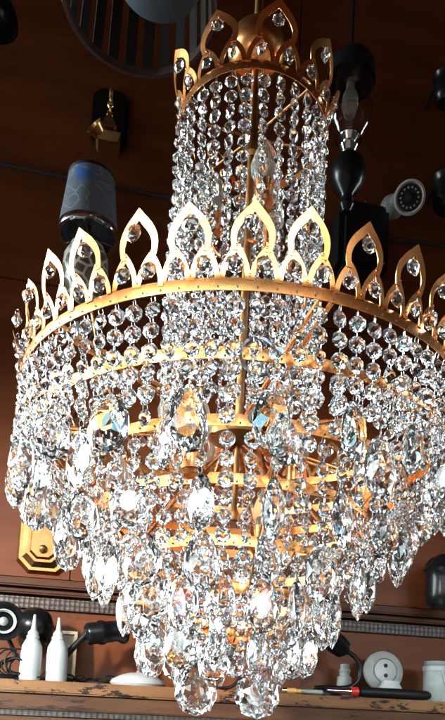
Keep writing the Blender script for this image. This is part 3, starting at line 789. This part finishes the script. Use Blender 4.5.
# gooseneck lamp
p = wp(333, 641, .10); s = p.y / F
t = empty('gooseneck_lamp', 'small black gooseneck reading lamp with its head turned up left', 'lamp', Matrix.Translation(p) @ WR, None)
M = RY(-58) @ RX(12)
bm = bmesh.new(); lathe(bm, [(0, 20 * s), (0.1 * s, 12 * s), (12 * s, 20 * s), (13.6 * s, 20 * s), (14 * s, 17 * s), (12 * s, 12 * s), (11 * s, 9 * s), (11 * s, -6 * s), (9.5 * s, -15 * s), (5 * s, -19 * s), (0, -20 * s)][1:], 40, M); link('head', bm, BLACK, t, True)
zt = SH - p.z
bm = bmesh.new(); tube(bm, smoothpath([(16 * s, 0, -10 * s), (25 * s, 0, -16 * s), (30 * s, 0, -27 * s), (27 * s, 0, -39 * s), (16 * s, 0, -46 * s), (-6 * s, -.004, -47 * s), (-18 * s, -.008, -48 * s)], 10), .0048, 10); link('neck', bm, BLACK, t, True)
bm = bmesh.new(); lathe(bm, [(0, 0), (20 * s, 0), (20 * s, 3 * s), (8 * s, 6.5 * s), (0, 7 * s)], 36, Matrix.Translation((-10 * s, 0, zt))); link('base', bm, BLACK, t, True)
# small white plug
p = onshelf(344, 692, .05); s = p.y / F
t = empty('white_plug', 'small white plug with stepped neck between gooseneck and wall socket', 'plug', Matrix.Translation(p) @ WR)
bm = bmesh.new(); lathe(bm, [(0, 0), (9 * s, 0), (10 * s, 2 * s), (10 * s, 8 * s), (7.5 * s, 11 * s), (7 * s, 20 * s), (5.2 * s, 21 * s), (5.2 * s, 25 * s), (6 * s, 25.5 * s), (6 * s, 27 * s), (4.6 * s, 28 * s), (4.6 * s, 33 * s), (0, 33.5 * s)], 28); link('body', bm, CREAM, t, True)
bm = bmesh.new(); lathe(bm, [(9.9 * s, 2 * s), (10.6 * s, 2.4 * s), (10.6 * s, 5.6 * s), (9.9 * s, 6 * s)], 28, cap=False, close=True); link('red_band', bm, RED, t, True)
# white two-hole socket on conical foot
p = onshelf(384, 694, .075); s = p.y / F
t = empty('round_socket', 'round white two-hole socket propped on a white conical holder', 'socket', Matrix.Translation(p) @ WR)
Mq = Matrix.Translation((1 * s, .008, 28 * s)) @ RX(84) @ RY(0)
bm = bmesh.new(); lathe(bm, [(0, -8 * s), (17 * s, -8 * s), (20.5 * s, -4 * s), (20.5 * s, 0), (18.5 * s, 2 * s), (13 * s, 3.2 * s), (12.2 * s, 1.4 * s), (0, 1.4 * s)], 48, Mq); link('body', bm, CREAM, t, True)
bm = bmesh.new(); lathe(bm, [(11.6 * s, 1.5 * s), (11.6 * s, 3.8 * s), (10.6 * s, 4.4 * s), (0, 4.4 * s)], 40, Mq); link('face', bm, WHITE, t, True)
for k in (-1, 1):
    bm = bmesh.new(); lathe(bm, [(2.1 * s, 4.2 * s), (2.1 * s, 4.75 * s), (0, 4.75 * s)], 18, Mq @ Matrix.Translation((0, k * 5 * s, 0))); link('pin_hole', bm, BLACKM, t, True)
    bm = None
bm = bmesh.new(); lathe(bm, [(0, 0), (14 * s, 0), (14.5 * s, 2 * s), (13 * s, 8 * s), (9 * s, 15 * s), (8.5 * s, 18 * s), (0, 18 * s)], 36, Matrix.Translation((0, -.028, 0))); link('holder', bm, WHITE, t, True)
# black remote / tool handle
p = onshelf(395, 697, .135); s = p.y / F
t = empty('screwdriver', 'screwdriver with a long black handle and red collar lying before the round socket', 'screwdriver', Matrix.Translation(p) @ WR)
bm = bmesh.new(); lathe(bm, [(0, -39 * s), (4.2 * s, -38 * s), (5.2 * s, -34 * s), (5.4 * s, 20 * s), (4.6 * s, 34 * s), (2.5 * s, 38 * s), (0, 38.5 * s)], 24, Matrix.Translation((0, 0, 5.4 * s)) @ RY(90)); link('handle', bm, BLACKM, t, True)
bm = bmesh.new(); lathe(bm, [(4.6 * s, -46.5 * s), (4.8 * s, -39.5 * s)], 20, Matrix.Translation((0, 0, 5.4 * s)) @ RY(90)); link('collar', bm, RED, t, True)
bm = bmesh.new(); lathe(bm, [(0, -72 * s), (1.6 * s, -71 * s), (2.6 * s, -64 * s), (3.4 * s, -47 * s), (0, -46.6 * s)], 20, Matrix.Translation((0, 0, 5.4 * s)) @ RY(90)); link('blade', bm, CHROME, t, True)
# amber handled bit
p = onshelf(299, 691, .145); s = p.y / F
t = empty('voltage_tester', 'thin tester with amber tip and pale shaft right of the biggest pendant', 'tester', Matrix.Translation(p) @ WR)
bm = bmesh.new(); lathe(bm, [(0, -13 * s), (2.6 * s, -12.6 * s), (2.8 * s, -4 * s), (2.0 * s, -3 * s), (2.0 * s, 2 * s), (0, 2 * s)], 18, Matrix.Translation((0, 0, 3 * s)) @ RY(90)); link('tip', bm, YELLOW, t, True)
bm = bmesh.new(); lathe(bm, [(0, -18 * s), (2.9 * s, -17.6 * s), (2.9 * s, -13.2 * s), (0, -13 * s)], 18, Matrix.Translation((0, 0, 3 * s)) @ RY(90)); link('cap', bm, CHROME, t, True)
bm = bmesh.new(); lathe(bm, [(0, 2.1 * s), (1.8 * s, 2.1 * s), (2.3 * s, 12 * s), (2.3 * s, 24 * s), (0, 26 * s)], 18, Matrix.Translation((0, 0, 3 * s)) @ RY(90)); link('shaft', bm, CREAM, t, True)
# grey-white canister right
p = onshelf(436, 700, .085); s = p.y / F
t = empty('plastic_canister', 'grey-white canister with a cable tie at the right end of the shelf', 'canister', Matrix.Translation(p) @ WR)
bm = bmesh.new(); lathe(bm, [(0, 0), (12 * s, 0), (13 * s, 2 * s), (13 * s, 33 * s), (11.5 * s, 36 * s), (0, 36 * s)], 36); link('body', bm, CREAM, t, True)
bm = bmesh.new(); lathe(bm, [(13.2 * s, 30 * s), (13.7 * s, 31 * s), (13.7 * s, 34 * s), (13.2 * s, 35 * s)], 36, cap=False, close=True); tube(bm, smoothpath([(-2 * s, -13.4 * s, 32 * s), (1 * s, -14.4 * s, 22 * s), (6 * s, -13.6 * s, 6 * s)]), .0018, 6); link('cable_tie', bm, WHITE, t, True)
bm = bmesh.new(); lathe(bm, [(12 * s, 36 * s), (12.6 * s, 37 * s), (12.6 * s, 40 * s), (0, 41 * s)], 36); link('lid', bm, GREY, t, True)

# ------------------------------------------------------------------ light
w = bpy.data.worlds.new('World'); sc.world = w; w.use_nodes = True
nt = w.node_tree; bg = nt.nodes['Background']
# dim warm shop behind the photographer, plus glows added to brighten the crystals
tc = nt.nodes.new('ShaderNodeTexCoord')
def M_(op, a, b_=None, c_=None):
    n = nt.nodes.new('ShaderNodeMath'); n.operation = op
    for i, v in enumerate((a, b_, c_)):
        if v is None: continue
        if isinstance(v, (int, float)): n.inputs[i].default_value = v
        else: nt.links.new(v, n.inputs[i])
    return n.outputs[0]
def blob(dirv, c_in, c_out):
    d = nt.nodes.new('ShaderNodeVectorMath'); d.operation = 'DOT_PRODUCT'; nt.links.new(tc.outputs['Generated'], d.inputs[0])
    d.inputs[1].default_value = Vector(dirv).normalized()
    mr = nt.nodes.new('ShaderNodeMapRange'); mr.interpolation_type = 'SMOOTHSTEP'; nt.links.new(d.outputs['Value'], mr.inputs['Value'])
    mr.inputs['From Min'].default_value = math.cos(rad(c_out)); mr.inputs['From Max'].default_value = math.cos(rad(c_in))
    return mr.outputs[0]
def colmul(fac, col):
    n = nt.nodes.new('ShaderNodeVectorMath'); n.operation = 'SCALE'; n.inputs[0].default_value = col; nt.links.new(fac, n.inputs['Scale']); return n.outputs[0]
acc = None
def addc(v):
    global acc
    if acc is None: acc = v; return
    n = nt.nodes.new('ShaderNodeVectorMath'); nt.links.new(acc, n.inputs[0]); nt.links.new(v, n.inputs[1]); acc = n.outputs[0]
GLOWS = [((-.62, -1, .30), 2.6, 3.4, (75, 84, 88)), ((.30, -1, .22), 1.4, 2, (30, 60, 90)), ((-.15, -1, .36), 1.6, 2.2, (30, 75, 80)), ((.5, -1, .3), 1.2, 1.7, (95, 50, 22)), ((-.4, -1, .2), 1.2, 1.7, (80, 40, 70)),  # small tinted spots added for flashes in the crystals
        ((-1, -.35, .24), 1.8, 2.6, (50, 56, 60)), ((-.2, -.8, -.7), 26, 40, (.09, .08, .075)),
        ((-1, .16, .10), 19, 24, (14.0, 16.6, 17.2)), ((1, .33, .10), 10, 13, (6.5, 7.6, 8)), ((-.5, -.75, -.75), 9, 12, (.9, 1, 1))]
for d_, ci, co, c_ in GLOWS: addc(colmul(blob(d_, ci, co), c_))
# open sky over the street, through the doorway, dark gaps added for contrast
sx_ = nt.nodes.new('ShaderNodeSeparateXYZ'); nt.links.new(tc.outputs['Generated'], sx_.inputs[0])
def sstep(v, a, b_):
    mr = nt.nodes.new('ShaderNodeMapRange'); mr.interpolation_type = 'SMOOTHSTEP'; nt.links.new(v, mr.inputs['Value'])
    mr.inputs['From Min'].default_value = a; mr.inputs['From Max'].default_value = b_; return mr.outputs[0]
band = M_('MULTIPLY', sstep(sx_.outputs['Z'], .10, .15), sstep(sx_.outputs['Z'], .50, .42))
az = M_('ARCTAN2', sx_.outputs['X'], M_('MULTIPLY', sx_.outputs['Y'], -1))
side = M_('MULTIPLY', sstep(az, rad(-88), rad(-78)), sstep(az, rad(46), rad(38)))
grad = M_('MULTIPLY_ADD', sstep(az, rad(-30), rad(-70)), 6.0, 4.4)
vo = nt.nodes.new('ShaderNodeTexVoronoi'); vo.inputs['Scale'].default_value = 7; nt.links.new(tc.outputs['Generated'], vo.inputs['Vector'])
gaps = M_('ADD', sstep(vo.outputs['Distance'], .62, .50), .0)
addc(colmul(M_('MULTIPLY', M_('MULTIPLY', M_('MULTIPLY', band, side), grad), gaps), (.84, 1.0, 1.05)))
n = nt.nodes.new('ShaderNodeCombineXYZ')
for i, v in enumerate((.015, .013, .012)): n.inputs[i].default_value = v
addc(n.outputs[0])
nt.links.new(acc, bg.inputs['Color']); bg.inputs['Strength'].default_value = 1.0

def area(name, loc, target, sx, sy, power, col, spread=180):
    l = bpy.data.lights.new(name, 'AREA'); l.shape = 'RECTANGLE'; l.size = sx; l.size_y = sy; l.energy = power; l.color = col; l.spread = rad(spread)
    o = bpy.data.objects.new(name, l); COL.objects.link(o); o.location = loc
    o.rotation_euler = (Vector(target) - Vector(loc)).to_track_quat('-Z', 'Y').to_euler(); return o
# added above the doorway, out of view: wall and dark ceiling shading the upper wall
for nm, c_, s_ in (('added_front_wall', (0, -.62, 1.37), (7, .10, 1.18)), ('ceiling', (0, .6, 2.05), (7, 3.2, .08))):
    bm = bmesh.new(); box(bm, c_, s_); o = link(nm, bm, TRIMM); o['kind'] = 'structure'
# warm low light raking the lower wall
def spotl(name, loc, target, power, ang, blend, size, col):
    l = bpy.data.lights.new(name, 'SPOT'); l.energy = power; l.spot_size = rad(ang); l.spot_blend = blend; l.shadow_soft_size = size; l.color = col
    o = bpy.data.objects.new(name, l); COL.objects.link(o); o.location = loc
    o.rotation_euler = (Vector(target) - Vector(loc)).to_track_quat('-Z', 'Y').to_euler(); return o
spotl('sunlit_door', (-1.35, -.9, .78), (.02, 1.25, -.06), 160, 37, .7, .07, (1, .95, .88))

# ------------------------------------------------------------------ render settings
sc.view_settings.view_transform = 'Standard'; sc.view_settings.look = 'None'; sc.view_settings.exposure = 1.2; sc.view_settings.gamma = 1
cy = sc.cycles
cy.max_bounces = 16; cy.transmission_bounces = 14; cy.glossy_bounces = 6; cy.diffuse_bounces = 3; cy.transparent_max_bounces = 8
cy.caustics_refractive = True; cy.caustics_reflective = True; cy.blur_glossy = .3; cy.sample_clamp_indirect = 12
cy.use_denoising = True
try: cy.denoiser = 'OPENIMAGEDENOISE'
except Exception: pass
